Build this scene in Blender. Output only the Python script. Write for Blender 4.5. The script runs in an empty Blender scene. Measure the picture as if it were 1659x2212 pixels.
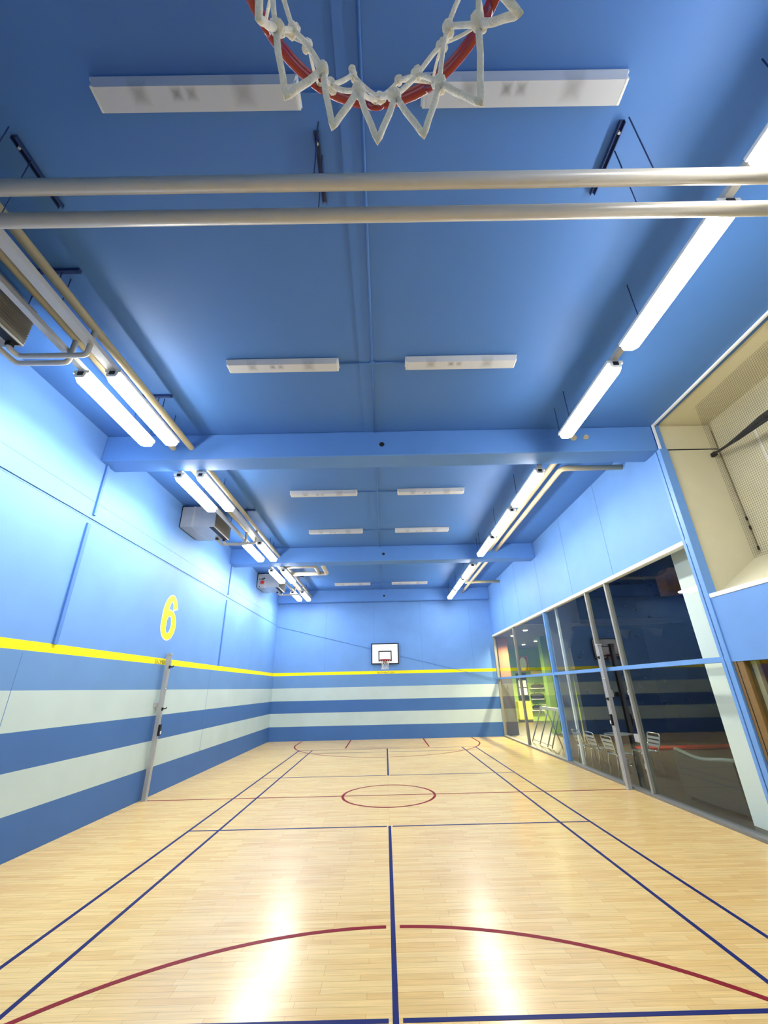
import bpy, bmesh, math, random
from mathutils import Vector, Matrix
random.seed(7)
SC = bpy.context.scene
COL = SC.collection
PI = math.pi

# ------------------------------------------------------------------ materials
def srgb(r, g, b):
    def f(c):
        c /= 255.0
        return c / 12.92 if c <= 0.04045 else ((c + 0.055) / 1.055) ** 2.4
    return (f(r), f(g), f(b), 1)

def new_mat(name):
    m = bpy.data.materials.new(name); m.use_nodes = True
    nt = m.node_tree
    return m, nt, nt.nodes['Principled BSDF']

def mat(name, col, rough=0.5, metal=0.0, noise=0.06, scale=8.0, bump=0.0, bscale=60.0, spec=0.5, coat=0.0):
    m, nt, b = new_mat(name)
    tc = nt.nodes.new('ShaderNodeTexCoord')
    n = nt.nodes.new('ShaderNodeTexNoise'); n.inputs['Scale'].default_value = scale; n.inputs['Detail'].default_value = 4
    nt.links.new(tc.outputs['Object'], n.inputs['Vector'])
    mx = nt.nodes.new('ShaderNodeMix'); mx.data_type = 'RGBA'
    mx.inputs[6].default_value = tuple(c * (1 - noise) for c in col[:3]) + (1,)
    mx.inputs[7].default_value = tuple(min(1, c * (1 + noise)) for c in col[:3]) + (1,)
    nt.links.new(n.outputs['Fac'], mx.inputs[0])
    nt.links.new(mx.outputs[2], b.inputs['Base Color'])
    b.inputs['Roughness'].default_value = rough
    b.inputs['Metallic'].default_value = metal
    b.inputs['Specular IOR Level'].default_value = spec
    if coat: b.inputs['Coat Weight'].default_value = coat
    if bump:
        n2 = nt.nodes.new('ShaderNodeTexNoise'); n2.inputs['Scale'].default_value = bscale
        nt.links.new(tc.outputs['Object'], n2.inputs['Vector'])
        bp = nt.nodes.new('ShaderNodeBump'); bp.inputs['Strength'].default_value = bump; bp.inputs['Distance'].default_value = 0.01
        nt.links.new(n2.outputs['Fac'], bp.inputs['Height'])
        nt.links.new(bp.outputs['Normal'], b.inputs['Normal'])
    return m

def emit(name, col, s, base=(0.9, 0.9, 0.9, 1)):
    m, nt, b = new_mat(name)
    tc = nt.nodes.new('ShaderNodeTexCoord')
    n = nt.nodes.new('ShaderNodeTexNoise'); n.inputs['Scale'].default_value = 3
    nt.links.new(tc.outputs['Object'], n.inputs['Vector'])
    b.inputs['Base Color'].default_value = base
    b.inputs['Emission Color'].default_value = col
    mr = nt.nodes.new('ShaderNodeMapRange'); mr.inputs[3].default_value = s * 0.97; mr.inputs[4].default_value = s * 1.03
    nt.links.new(n.outputs['Fac'], mr.inputs[0]); nt.links.new(mr.outputs[0], b.inputs['Emission Strength'])
    return m

UPPER = srgb(104, 150, 210)
MIDDLE = srgb(98, 140, 190)
LOWER = srgb(64, 106, 162)
PALE = srgb(184, 202, 198)
YELLOW = srgb(252, 236, 0)

def wall_paint(name, striped=True):
    """blue paint, with the pale bands and the yellow line at fixed heights (object Z)"""
    m, nt, b = new_mat(name)
    L = nt.links
    tc = nt.nodes.new('ShaderNodeTexCoord')
    sp = nt.nodes.new('ShaderNodeSeparateXYZ'); L.new(tc.outputs['Object'], sp.inputs[0])
    dv = nt.nodes.new('ShaderNodeMath'); dv.operation = 'DIVIDE'; dv.inputs[1].default_value = 8.0
    L.new(sp.outputs['Z'], dv.inputs[0])
    r = nt.nodes.new('ShaderNodeValToRGB'); r.color_ramp.interpolation = 'CONSTANT'
    e = r.color_ramp.elements
    stops = [(0, LOWER), (0.51, PALE), (1.01, LOWER), (1.495, PALE), (2.0, MIDDLE), (2.475, YELLOW), (2.61, UPPER)]
    if not striped: stops = [(0, UPPER), (1, UPPER)]
    e[0].position = stops[0][0]; e[0].color = stops[0][1]
    e[1].position = stops[1][0] / 8; e[1].color = stops[1][1]
    for z, c in stops[2:]:
        k = e.new(z / 8); k.color = c
    L.new(dv.outputs[0], r.inputs[0])
    n = nt.nodes.new('ShaderNodeTexNoise'); n.inputs['Scale'].default_value = 1.3; n.inputs['Detail'].default_value = 6
    L.new(tc.outputs['Object'], n.inputs['Vector'])
    mr = nt.nodes.new('ShaderNodeMapRange'); mr.inputs[1].default_value = 0.3; mr.inputs[2].default_value = 0.7
    mr.inputs[3].default_value = 0.95; mr.inputs[4].default_value = 1.04
    L.new(n.outputs['Fac'], mr.inputs[0])
    mx = nt.nodes.new('ShaderNodeMix'); mx.data_type = 'RGBA'; mx.blend_type = 'MULTIPLY'; mx.inputs[0].default_value = 1
    L.new(r.outputs[0], mx.inputs[6]); L.new(mr.outputs[0], mx.inputs[7])
    L.new(mx.outputs[2], b.inputs['Base Color'])
    b.inputs['Roughness'].default_value = 0.55
    b.inputs['Specular IOR Level'].default_value = 0.3
    n2 = nt.nodes.new('ShaderNodeTexNoise'); n2.inputs['Scale'].default_value = 90
    L.new(tc.outputs['Object'], n2.inputs['Vector'])
    bp = nt.nodes.new('ShaderNodeBump'); bp.inputs['Strength'].default_value = 0.12; bp.inputs['Distance'].default_value = 0.004
    L.new(n2.outputs['Fac'], bp.inputs['Height']); L.new(bp.outputs['Normal'], b.inputs['Normal'])
    return m

def wood_floor():
    m, nt, b = new_mat('maple_strip_floor')
    L = nt.links
    tc = nt.nodes.new('ShaderNodeTexCoord')
    br = nt.nodes.new('ShaderNodeTexBrick')
    br.inputs['Scale'].default_value = 1.0
    br.inputs['Brick Width'].default_value = 0.52; br.inputs['Row Height'].default_value = 0.066
    br.inputs['Mortar Size'].default_value = 0.0012; br.inputs['Mortar Smooth'].default_value = 0.3
    br.offset = 0.37; br.offset_frequency = 3; br.squash = 1.3; br.squash_frequency = 4
    br.inputs['Color1'].default_value = srgb(230, 198, 130)
    br.inputs['Color2'].default_value = srgb(220, 180, 110)
    br.inputs['Mortar'].default_value = srgb(180, 138, 80)
    br.inputs['Bias'].default_value = -0.25
    L.new(tc.outputs['Object'], br.inputs['Vector'])
    mp = nt.nodes.new('ShaderNodeMapping'); mp.inputs['Scale'].default_value = (1.6, 26, 1)
    L.new(tc.outputs['Object'], mp.inputs['Vector'])
    n = nt.nodes.new('ShaderNodeTexNoise'); n.inputs['Scale'].default_value = 1.6; n.inputs['Detail'].default_value = 5
    L.new(mp.outputs[0], n.inputs['Vector'])
    mr = nt.nodes.new('ShaderNodeMapRange'); mr.inputs[1].default_value = 0.3; mr.inputs[2].default_value = 0.7
    mr.inputs[3].default_value = 0.88; mr.inputs[4].default_value = 1.08
    L.new(n.outputs['Fac'], mr.inputs[0])
    mx = nt.nodes.new('ShaderNodeMix'); mx.data_type = 'RGBA'; mx.blend_type = 'MULTIPLY'; mx.inputs[0].default_value = 1
    L.new(br.outputs['Color'], mx.inputs[6]); L.new(mr.outputs[0], mx.inputs[7])
    L.new(mx.outputs[2], b.inputs['Base Color'])
    n3 = nt.nodes.new('ShaderNodeTexNoise'); n3.inputs['Scale'].default_value = 0.8; n3.inputs['Detail'].default_value = 5
    L.new(tc.outputs['Object'], n3.inputs['Vector'])
    m2 = nt.nodes.new('ShaderNodeMapRange'); m2.inputs[3].default_value = 0.15; m2.inputs[4].default_value = 0.29
    L.new(n3.outputs['Fac'], m2.inputs[0]); L.new(m2.outputs[0], b.inputs['Roughness'])
    b.inputs['Specular IOR Level'].default_value = 0.5
    bp = nt.nodes.new('ShaderNodeBump'); bp.inputs['Strength'].default_value = 0.08; bp.inputs['Distance'].default_value = 0.002
    L.new(n.outputs['Fac'], bp.inputs['Height']); L.new(bp.outputs['Normal'], b.inputs['Normal'])
    return m

def glass_mat(name, tint):
    m = bpy.data.materials.new(name); m.use_nodes = True
    nt = m.node_tree; nt.nodes.clear(); L = nt.links
    out = nt.nodes.new('ShaderNodeOutputMaterial')
    fr = nt.nodes.new('ShaderNodeFresnel'); fr.inputs['IOR'].default_value = 1.5
    ge = nt.nodes.new('ShaderNodeNewGeometry')
    inv = nt.nodes.new('ShaderNodeMath'); inv.operation = 'SUBTRACT'; inv.inputs[0].default_value = 1
    L.new(ge.outputs['Backfacing'], inv.inputs[1])
    mu = nt.nodes.new('ShaderNodeMath'); mu.operation = 'MULTIPLY'
    L.new(fr.outputs[0], mu.inputs[0]); L.new(inv.outputs[0], mu.inputs[1])
    tr = nt.nodes.new('ShaderNodeBsdfTransparent'); tr.inputs['Color'].default_value = tint
    gl = nt.nodes.new('ShaderNodeBsdfGlossy'); gl.inputs['Roughness'].default_value = 0.0; gl.inputs['Color'].default_value = (1, 1, 1, 1)
    mx = nt.nodes.new('ShaderNodeMixShader')
    L.new(mu.outputs[0], mx.inputs[0]); L.new(tr.outputs[0], mx.inputs[1]); L.new(gl.outputs[0], mx.inputs[2])
    L.new(mx.outputs[0], out.inputs['Surface'])
    return m

def frosted_mat():
    """unlit frosted diffuser: the lampholders behind it show as soft dark patches"""
    m, nt, b = new_mat('frosted_diffuser'); L = nt.links
    tc = nt.nodes.new('ShaderNodeTexCoord')
    sp = nt.nodes.new('ShaderNodeSeparateXYZ'); L.new(tc.outputs['Object'], sp.inputs[0])
    fac = None
    for cx, w, dark in ((-0.42, 0.07, 0.45), (-0.14, 0.045, 0.6), (-0.03, 0.045, 0.5), (0.36, 0.09, 0.4)):
        s = nt.nodes.new('ShaderNodeMath'); s.operation = 'SUBTRACT'; s.inputs[1].default_value = cx
        L.new(sp.outputs['X'], s.inputs[0])
        a = nt.nodes.new('ShaderNodeMath'); a.operation = 'ABSOLUTE'; L.new(s.outputs[0], a.inputs[0])
        y = nt.nodes.new('ShaderNodeMath'); y.operation = 'ABSOLUTE'; 
        ys = nt.nodes.new('ShaderNodeMath'); ys.operation = 'ADD'; ys.inputs[1].default_value = 0.03
        L.new(sp.outputs['Y'], ys.inputs[0]); L.new(ys.outputs[0], y.inputs[0])
        mxm = nt.nodes.new('ShaderNodeMath'); mxm.operation = 'MAXIMUM'
        L.new(a.outputs[0], mxm.inputs[0]); L.new(y.outputs[0], mxm.inputs[1])
        r = nt.nodes.new('ShaderNodeMapRange'); r.interpolation_type = 'SMOOTHSTEP'
        r.inputs[1].default_value = 0.0; r.inputs[2].default_value = w * 1.25; r.inputs[3].default_value = dark; r.inputs[4].default_value = 0
        L.new(mxm.outputs[0], r.inputs[0])
        if fac is None: fac = r.outputs[0]
        else:
            ad = nt.nodes.new('ShaderNodeMath'); ad.operation = 'MAXIMUM'; L.new(fac, ad.inputs[0]); L.new(r.outputs[0], ad.inputs[1]); fac = ad.outputs[0]
    mx = nt.nodes.new('ShaderNodeMix'); mx.data_type = 'RGBA'
    mx.inputs[6].default_value = srgb(198, 200, 202); mx.inputs[7].default_value = srgb(70, 70, 62)
    L.new(fac, mx.inputs[0]); L.new(mx.outputs[2], b.inputs['Base Color'])
    b.inputs['Roughness'].default_value = 0.35
    return m

M = {}
M['paint'] = wall_paint('blue_banded_wall_paint')
M['blue'] = wall_paint('plain_blue_paint', False)
M['ceil'] = mat('ceiling_blue_paint', srgb(74, 120, 184), 0.5, noise=0.04, scale=1.5, spec=0.3)
M['beam'] = mat('beam_blue_paint', srgb(90, 140, 206), 0.6, noise=0.05, scale=3, bump=0.1)
M['frame_blue'] = mat('blue_frame_enamel', srgb(104, 152, 212), 0.4)
M['joint_shade'] = mat('blue_joint_shade', srgb(74, 122, 192), 0.6)  # wall blue darkened to paint the shaded side of the joint fold
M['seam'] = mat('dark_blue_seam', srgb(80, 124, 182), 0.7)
M['floor'] = wood_floor()
M['line_blue'] = mat('navy_court_paint', srgb(12, 28, 92), 0.5, scale=30, spec=0.15)
M['line_red'] = mat('crimson_court_paint', srgb(128, 10, 26), 0.5, scale=30, spec=0.15)
M['white'] = mat('white_paint', srgb(240, 240, 238), 0.5)
M['steel'] = mat('grey_painted_steel', srgb(186, 184, 176), 0.38, 0.15, scale=20)
M['alu'] = mat('brushed_aluminium', srgb(176, 178, 178), 0.35, 0.35, scale=30)
M['chrome'] = mat('polished_metal', srgb(225, 225, 225), 0.12, 1.0)
M['pipe'] = mat('cream_grey_pipe_paint', srgb(196, 188, 170), 0.33, 0.0, scale=6)
M['olive'] = mat('beige_pipe_paint', srgb(186, 172, 134), 0.35, 0.0, scale=6)
M['galv'] = mat('galvanised_sheet', srgb(176, 176, 172), 0.4, 0.35, noise=0.15, scale=5)
M['dark'] = mat('dark_metal', srgb(26, 28, 32), 0.5, 0.3)
M['black'] = mat('matt_black', srgb(10, 10, 14), 0.6)
M['strut'] = mat('navy_strut_channel', srgb(40, 62, 112), 0.5, 0.3)
M['grille'] = mat('dark_grey_louvre', srgb(112, 110, 104), 0.45, 0.3, noise=0.15, scale=6)
M['rim'] = mat('glossy_red_enamel', srgb(150, 8, 14), 0.16, 0.0, coat=0.6)
M['rope'] = mat('white_nylon_cord', srgb(236, 234, 224), 0.75, noise=0.18, scale=60, bump=0.5, bscale=300)
M['lamp'] = emit('lit_diffuser', (1.0, 0.985, 0.95, 1), 66.0)
M['lamp_body'] = mat('white_lamp_housing', srgb(225, 225, 220), 0.5)
M['frost'] = frosted_mat()
M['glass'] = glass_mat('clear_window_glass', (0.90, 0.94, 0.92, 1))
M['yellow'] = mat('yellow_paint', YELLOW, 0.5, scale=20)
M['print'] = mat('grey_lettering', srgb(150, 140, 60), 0.6)
M['cream'] = mat('cream_wall_paint', srgb(210, 202, 168), 0.28, noise=0.06, scale=3, bump=0.1, bscale=30)
M['net'] = mat('black_netting', srgb(34, 32, 28), 0.8)
M['timber'] = mat('brown_timber', srgb(124, 96, 48), 0.4, noise=0.2, scale=14)
M['brown'] = mat('orange_brown_board', srgb(184, 98, 44), 0.4, noise=0.15, scale=5)
M['far_floor'] = mat('grey_vinyl_floor', srgb(70, 66, 58), 0.45, noise=0.08, scale=20)
M['far_white'] = mat('white_plaster', srgb(248, 249, 244), 0.6, noise=0.03)
M['far_grey'] = mat('pale_grey_plaster', srgb(160, 156, 160), 0.6, noise=0.04)
M['climb'] = mat('navy_climbing_panel', srgb(22, 26, 38), 0.6, noise=0.25, scale=2.5, bump=0.3, bscale=8)
M['hold'] = mat('dark_resin', srgb(10, 12, 18), 0.6)
M['ply'] = mat('raw_plywood', srgb(226, 172, 100), 0.6, noise=0.2, scale=9)
M['vol'] = mat('pale_grey_volume', srgb(92, 92, 96), 0.6)
M['red_mat'] = mat('red_vinyl', srgb(190, 28, 30), 0.5)
M['sofa'] = mat('charcoal_upholstery', srgb(48, 50, 44), 0.8, noise=0.12, scale=40, bump=0.2)
M['sofa_trim'] = mat('pale_grey_edge', srgb(110, 116, 108), 0.6)
M['orange'] = mat('orange_plaster', srgb(184, 118, 72), 0.6)
M['grey_brown'] = mat('grey_brown_panel', srgb(96, 86, 74), 0.5)
M['green'] = mat('moss_green_plaster', srgb(128, 158, 44), 0.6, noise=0.1, scale=2)
M['lime'] = mat('lime_green_plaster', srgb(134, 166, 78), 0.6)
M['cab_yellow'] = mat('yellow_laminate', srgb(238, 204, 70), 0.4)
M['tan'] = mat('tan_wood_frame', srgb(196, 158, 84), 0.5)
M['teal'] = mat('dark_teal_panel', srgb(22, 74, 70), 0.5)
M['far_ceil'] = mat('grey_brown_ceiling', srgb(98, 92, 86), 0.7)
M['down'] = emit('warm_downlight', (1.0, 0.86, 0.55, 1), 60.0)
M['bag'] = mat('black_fabric', srgb(30, 26, 26), 0.8, noise=0.3, scale=20)
M['red'] = mat('red_plastic', srgb(190, 26, 20), 0.4)
M['paper'] = mat('white_paper', srgb(240, 240, 236), 0.7)
M['mull'] = mat('grey_mullion', srgb(150, 150, 142), 0.4, 0.2)
M['sill'] = mat('grey_sill', srgb(126, 126, 122), 0.5, 0.3)

# ------------------------------------------------------------------ mesh helper
class MB:
    def __init__(s): s.bm = bmesh.new()
    def merge(s, b2, smooth=False):
        me = bpy.data.meshes.new('tmp'); 
        if smooth:
            for f in b2.faces: f.smooth = True
        b2.to_mesh(me); b2.free(); s.bm.from_mesh(me); bpy.data.meshes.remove(me)
    def box(s, lo, hi, bev=0.0, seg=2):
        lo, hi = Vector(lo), Vector(hi)
        a = Vector([min(lo[i], hi[i]) for i in range(3)]); c = Vector([max(lo[i], hi[i]) for i in range(3)])
        b = bmesh.new(); bmesh.ops.create_cube(b, size=1)
        for v in b.verts: v.co = Vector([(a[i] + c[i]) / 2 + v.co[i] * (c[i] - a[i]) for i in range(3)])
        if bev: bmesh.ops.bevel(b, geom=b.edges[:], offset=bev, segments=seg, affect='EDGES', profile=0.5)
        s.merge(b); return s
    def tube(s, pts, r, seg=12, closed=False, caps=True, bend=0.0):
        pts = [Vector(p) for p in pts]
        if bend and len(pts) > 2:
            out = [pts[0]]
            for i in range(1, len(pts) - 1):
                p, a, c = pts[i], pts[i - 1], pts[i + 1]
                d1 = (a - p); d2 = (c - p); k = min(bend, d1.length * 0.49, d2.length * 0.49)
                A = p + d1.normalized() * k; B = p + d2.normalized() * k
                for t in (0, .2, .4, .6, .8, 1): out.append((1 - t) ** 2 * A + 2 * t * (1 - t) * p + t * t * B)
            out.append(pts[-1]); pts = out
        rs = r if isinstance(r, (list, tuple)) else [r] * len(pts)
        b = bmesh.new(); rings = []; n = len(pts); nrm = None
        for i, p in enumerate(pts):
            if closed: t = (pts[(i + 1) % n] - pts[i - 1]).normalized()
            else: t = (pts[min(i + 1, n - 1)] - pts[max(i - 1, 0)]).normalized()
            if nrm is None:
                up = Vector((0, 0, 1)) if abs(t.z) < 0.9 else Vector((1, 0, 0))
                nrm = t.cross(up).normalized()
            else:
                nrm = (nrm - t * nrm.dot(t)).normalized()
            bi = t.cross(nrm)
            rings.append([b.verts.new(p + (nrm * math.cos(2 * PI * k / seg) + bi * math.sin(2 * PI * k / seg)) * rs[i]) for k in range(seg)])
        for i in range(n if closed else n - 1):
            A, B = rings[i], rings[(i + 1) % n]
            for k in range(seg): b.faces.new((A[k], A[(k + 1) % seg], B[(k + 1) % seg], B[k]))
        for f in b.faces: f.smooth = True
        if caps and not closed:
            b.faces.new(rings[0][::-1]); b.faces.new(rings[-1])
        bmesh.ops.recalc_face_normals(b, faces=b.faces[:])
        s.merge(b); return s
    def prism(s, poly, axis, a, c, bev=0.0):
        """poly: 2D points in the two other axes (in order), extruded along axis from a to c"""
        b = bmesh.new()
        def P(u, v, w):
            return {'x': (w, u, v), 'y': (u, w, v), 'z': (u, v, w)}[axis]
        A = [b.verts.new(P(u, v, a)) for u, v in poly]; B = [b.verts.new(P(u, v, c)) for u, v in poly]
        b.faces.new(A); b.faces.new(B[::-1]); n = len(poly)
        for i in range(n): b.faces.new((A[i], B[i], B[(i + 1) % n], A[(i + 1) % n]))
        bmesh.ops.recalc_face_normals(b, faces=b.faces[:])
        if bev: bmesh.ops.bevel(b, geom=b.edges[:], offset=bev, segments=2, affect='EDGES', profile=0.5)
        s.merge(b); return s
    def ball(s, c, r, sx=1, sy=1, sz=1, sub=2, jit=0.0):
        b = bmesh.new(); bmesh.ops.create_icosphere(b, subdivisions=sub, radius=1)
        for v in b.verts:
            k = 1 + random.uniform(-jit, jit)
            v.co = Vector(c) + Vector((v.co.x * r * sx * k, v.co.y * r * sy * k, v.co.z * r * sz * k))
        s.merge(b, True); return s
    def poly(s, pts):
        b = bmesh.new(); b.faces.new([b.verts.new(p) for p in pts]); s.merge(b); return s
    def faces(s, verts, faces, smooth=False):
        b = bmesh.new(); V = [b.verts.new(v) for v in verts]
        for f in faces: b.faces.new([V[i] for i in f])
        bmesh.ops.recalc_face_normals(b, faces=b.faces[:]); s.merge(b, smooth); return s
    def build(s, name, m, parent=None):
        me = bpy.data.meshes.new(name); s.bm.to_mesh(me); s.bm.free()
        me.materials.append(m)
        o = bpy.data.objects.new(name, me); COL.objects.link(o)
        if parent: o.parent = parent
        return o

def thing(name, loc, label, cat, group=None, rz=0):
    o = bpy.data.objects.new(name, None); COL.objects.link(o)
    o.location = loc; o.rotation_euler = (0, 0, rz); o.empty_display_size = 0.1
    o['label'] = label; o['category'] = cat
    if group: o['group'] = group
    return o
def tag(o, label, cat, group=None, kind=None):
    o['label'] = label; o['category'] = cat
    if group: o['group'] = group
    if kind: o['kind'] = kind
    return o
def struct(o, label=None):
    o['kind'] = 'structure'
    if label: o['label'] = label
    return o
def dup(o, loc, label, parent=None):
    r = o.copy(); COL.objects.link(r)
    if parent is None: r.location = loc; r['label'] = label
    else: r.parent = parent
    for ch in [c for c in bpy.data.objects if c.parent == o]: dup(ch, None, None, r)
    return r

# ------------------------------------------------------------------ dimensions
XL, XR, YB, YN, ZC = -4.88, 4.834, 9.57, -9.92, 6.15
ZB = 5.65                      # underside of the beams

# ------------------------------------------------------------------ floor and court marking
fl = struct(MB().box((XL - .2, YN - .2, -.2), (XR, YB + .2, 0)).build('floor', M['floor']), 'glossy maple strip sports floor')
LW = 0.04
def line(x0, y0, x1, y1, m, w=LW, z=.0016):
    if abs(x1 - x0) < 1e-6: b = MB().box((x0 - w / 2, y0, 0.0004), (x0 + w / 2, y1, z))
    else: b = MB().box((x0, y0 - w / 2, 0.0004), (x1, y0 + w / 2, z))
    return b.build('court_line', m, fl)
for x in (-3.05, -2.59, 2.59, 3.05): line(x, -6.72, x, 6.72, M['line_blue'], z=.0018)
for sgn in (-1, 1):
    line(-3.03, sgn * 1.98, -0.045, sgn * 1.98, M['line_blue']); line(0.045, sgn * 1.98, 3.03, sgn * 1.98, M['line_blue'])
    line(-3.03, sgn * 6.70, 3.03, sgn * 6.70, M['line_blue'])
    line(-3.03, sgn * 5.94, -0.045, sgn * 5.94, M['line_blue']); line(0.045, sgn * 5.94, 3.03, sgn * 5.94, M['line_blue'])
    line(0, min(sgn * 1.96, sgn * 6.72), 0, max(sgn * 1.96, sgn * 6.72), M['line_blue'])
line(XL + .02, 0, XR - .06, 0, M['line_red'], .045, z=.0012)
def arc(cx, cy, r, a0, a1, w, m, n=96, name='court_arc'):
    vs, fs = [], []
    for i in range(n + 1):
        a = math.radians(a0 + (a1 - a0) * i / n)
        for rr in (r - w / 2, r + w / 2):
            vs.append((cx + rr * math.cos(a), cy + rr * math.sin(a), .0004)); vs.append((cx + rr * math.cos(a), cy + rr * math.sin(a), .0014))
    for i in range(n):
        k = 4 * i
        fs += [(k + 1, k + 3, k + 7, k + 5), (k, k + 4, k + 6, k + 2), (k, k + 1, k + 5, k + 4), (k + 2, k + 6, k + 7, k + 3)]
    fs += [(0, 2, 3, 1), (4 * n, 4 * n + 1, 4 * n + 3, 4 * n + 2)]
    return MB().faces(vs, fs).build(name, m, fl)
arc(0, 0, .9, 0, 360, .05, M['line_red'], 128, 'centre_circle')
g = math.degrees(.06 / 3.47)
arc(0, 8.3, 3.47, 180, 270 - g, .05, M['line_red']); arc(0, 8.3, 3.47, 270 + g, 360, .05, M['line_red'])
arc(0, -8.3, 3.47, 0, 90 - g, .05, M['line_red']); arc(0, -8.3, 3.47, 90 + g, 180, .05, M['line_red'])
for sgn in (-1, 1):
    a, c = sorted((sgn * 8.3, sgn * 9.55))
    for x in (-3.47, 3.47): line(x, a, x, c, M['line_red'], .05, .0014)
    a, c = sorted((sgn * 7.0, sgn * 9.55))
    for x in (-1.48, 1.48): line(x, a, x, c, M['line_red'], .05, .0014)
    line(-1.48, sgn * 7.02, 1.48, sgn * 7.02, M['line_red'], .05, .0010)

# ------------------------------------------------------------------ walls, ceiling, beams
wl = struct(MB().box((XL - .2, YN - .2, 0), (XL, YB + .2, ZC)).build('wall_left', M['paint']), 'blue side wall with pale bands and a yellow line')
wb = struct(MB().box((XL, YB, 0), (XR + .06, YB + .2, ZC)).build('wall_back', M['paint']), 'blue end wall with pale bands behind the far hoop')
wn = struct(MB().box((XL, YN - .2, 0), (XR + 1.3, YN, ZC + .3)).build('wall_front', M['paint']))
ce = struct(MB().box((XL - .2, YN - .2, ZC), (XR + .12, YB + .2, ZC + .2)).build('ceiling', M['ceil']), 'deep blue painted ceiling')
MB().box((-.30, YN, ZC - .012), (-.13, -3.42, ZC)).box((-.30, -3.0, ZC - .012), (-.13, 3.0, ZC)).box((-.30, 3.42, ZC - .012), (-.13, 9.3, ZC)).build('joint_cover', M['ceil'], ce)
GY = -3.44                     # near edge of the upper right wall
wr = MB()
wr.box((XR, GY, 4.02), (XR + .12, YB, ZC))
wr = struct(wr.build('wall_right', M['blue']), 'blue panelled wall above the glazing')
for y in (-1.10, .93, 3.15, 5.35, 7.35):
    MB().box((XR - .003, y - .006, 4.02), (XR + .002, y + .006, ZC)).build('panel_seam', M['seam'], wr)
# left wall joints
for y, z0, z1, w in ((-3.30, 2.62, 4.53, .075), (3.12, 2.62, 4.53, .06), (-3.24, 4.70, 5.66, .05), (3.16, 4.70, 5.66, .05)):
    MB().box((XL - .002, y - w / 2, z0), (XL + .03, y + w / 2, z1), .004).build('expansion_joint_shade', M['joint_shade'], wl)  # strip colour holds the shade on the fold of the joint
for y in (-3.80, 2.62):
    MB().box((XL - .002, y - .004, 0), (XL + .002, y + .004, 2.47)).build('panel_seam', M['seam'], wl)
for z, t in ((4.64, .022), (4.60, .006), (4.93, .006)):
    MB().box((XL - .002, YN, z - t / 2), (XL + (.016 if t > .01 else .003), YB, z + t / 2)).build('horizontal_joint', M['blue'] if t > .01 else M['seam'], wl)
for x in (-2.67, -.49, 1.64, 3.87):
    MB().box((x - .005, YB - .002, 2.62), (x + .005, YB + .002, 5.5)).build('panel_seam', M['seam'], wb)
# beams
def beam(n, y0, y1, z0):
    b = struct(MB().box((XL, y0, z0), (XR, y1, ZC), .012, 1).build('trim_%d' % n, M['beam']), 'deep blue roof beam')
    return b
b1 = beam(1, -3.42, -3.0, ZB); b2 = beam(2, 3.0, 3.42, ZB); b3 = beam(3, 9.30, YB, 5.6)
for bb, y, z in ((b1, -3.42, 5.875), (b2, 3.0, 5.875), (b3, 9.30, 5.84)):
    MB().tube([(0, y - .004, z), (0, y + .03, z)], .045, 20).build('drilled_hole', M['black'], bb)
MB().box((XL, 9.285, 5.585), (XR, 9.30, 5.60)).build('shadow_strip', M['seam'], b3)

def text_mesh(s, name, m, parent, mtx, h, w=None, off=0.0, ext=0.002):
    cu = bpy.data.curves.new('t', 'FONT'); cu.body = s; cu.extrude = ext; cu.offset = off; cu.align_x = 'CENTER'; cu.align_y = 'CENTER'; cu.resolution_u = 8
    o = bpy.data.objects.new('t', cu); COL.objects.link(o)
    bpy.context.view_layer.update()
    me = bpy.data.meshes.new_from_object(o.evaluated_get(bpy.context.evaluated_depsgraph_get()))
    bpy.data.objects.remove(o)
    xs = [v.co.x for v in me.vertices]; ys = [v.co.y for v in me.vertices]
    cx, cy = (min(xs) + max(xs)) / 2, (min(ys) + max(ys)) / 2
    ky = h / (max(ys) - min(ys)); kx = ky if w is None else w / (max(xs) - min(xs))
    for v in me.vertices: v.co = mtx @ Vector(((v.co.x - cx) * kx, (v.co.y - cy) * ky, v.co.z))
    me.materials.clear(); me.materials.append(m); me.name = name
    r = bpy.data.objects.new(name, me); COL.objects.link(r); r.parent = parent
    return r
def on_left(y, z): return Matrix(((0, 0, 1, XL + .001), (1, 0, 0, y), (0, 1, 0, z), (0, 0, 0, 1)))
def on_back(x, z): return Matrix(((1, 0, 0, x), (0, 0, -1, YB - .001), (0, 1, 0, z), (0, 0, 0, 1)))
def six(grow, ext, name, m):
    """painted numeral: a hooked outer stroke and a closed bowl, both as flat rings on the wall"""
    y0, z0, W, H = -.12 - .325, 3.505 - .4875, .65, .975
    def E(cx, cz, rx, rz, a): return (cx + rx * math.cos(a), cz + rz * math.sin(a))
    vs, fs = [], []
    def ribbon(outer, inner, closed):
        k = len(vs); n = len(outer)
        for (a1, b1), (a2, b2) in zip(outer, inner):
            vs.append((XL + ext, y0 + a1, z0 + b1)); vs.append((XL + ext, y0 + a2, z0 + b2))
        for i in range(n if closed else n - 1):
            j = (i + 1) % n
            fs.append((k + 2 * i, k + 2 * i + 1, k + 2 * j + 1, k + 2 * j))
    g_ = grow
    A = [math.radians(30 - (4 if g_ else 0) + i * (182 + (8 if g_ else 0)) / 40) for i in range(41)]
    ribbon([E(.325, .4875, .325 + g_, .4875 + g_, a) for a in A], [E(.335, .49, .125 - g_, .352 - g_, a) for a in A], False)
    ext += .0005
    B = [2 * PI * i / 64 for i in range(64)]
    ribbon([E(.325, .32, .325 + g_, .32 + g_, a) for a in B], [E(.325, .325, .122 - g_, .195 - g_, a) for a in B], True)
    return MB().faces(vs, fs).build(name, m, wl)
six(.016, .0012, 'number_outline', M['white'])
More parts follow.
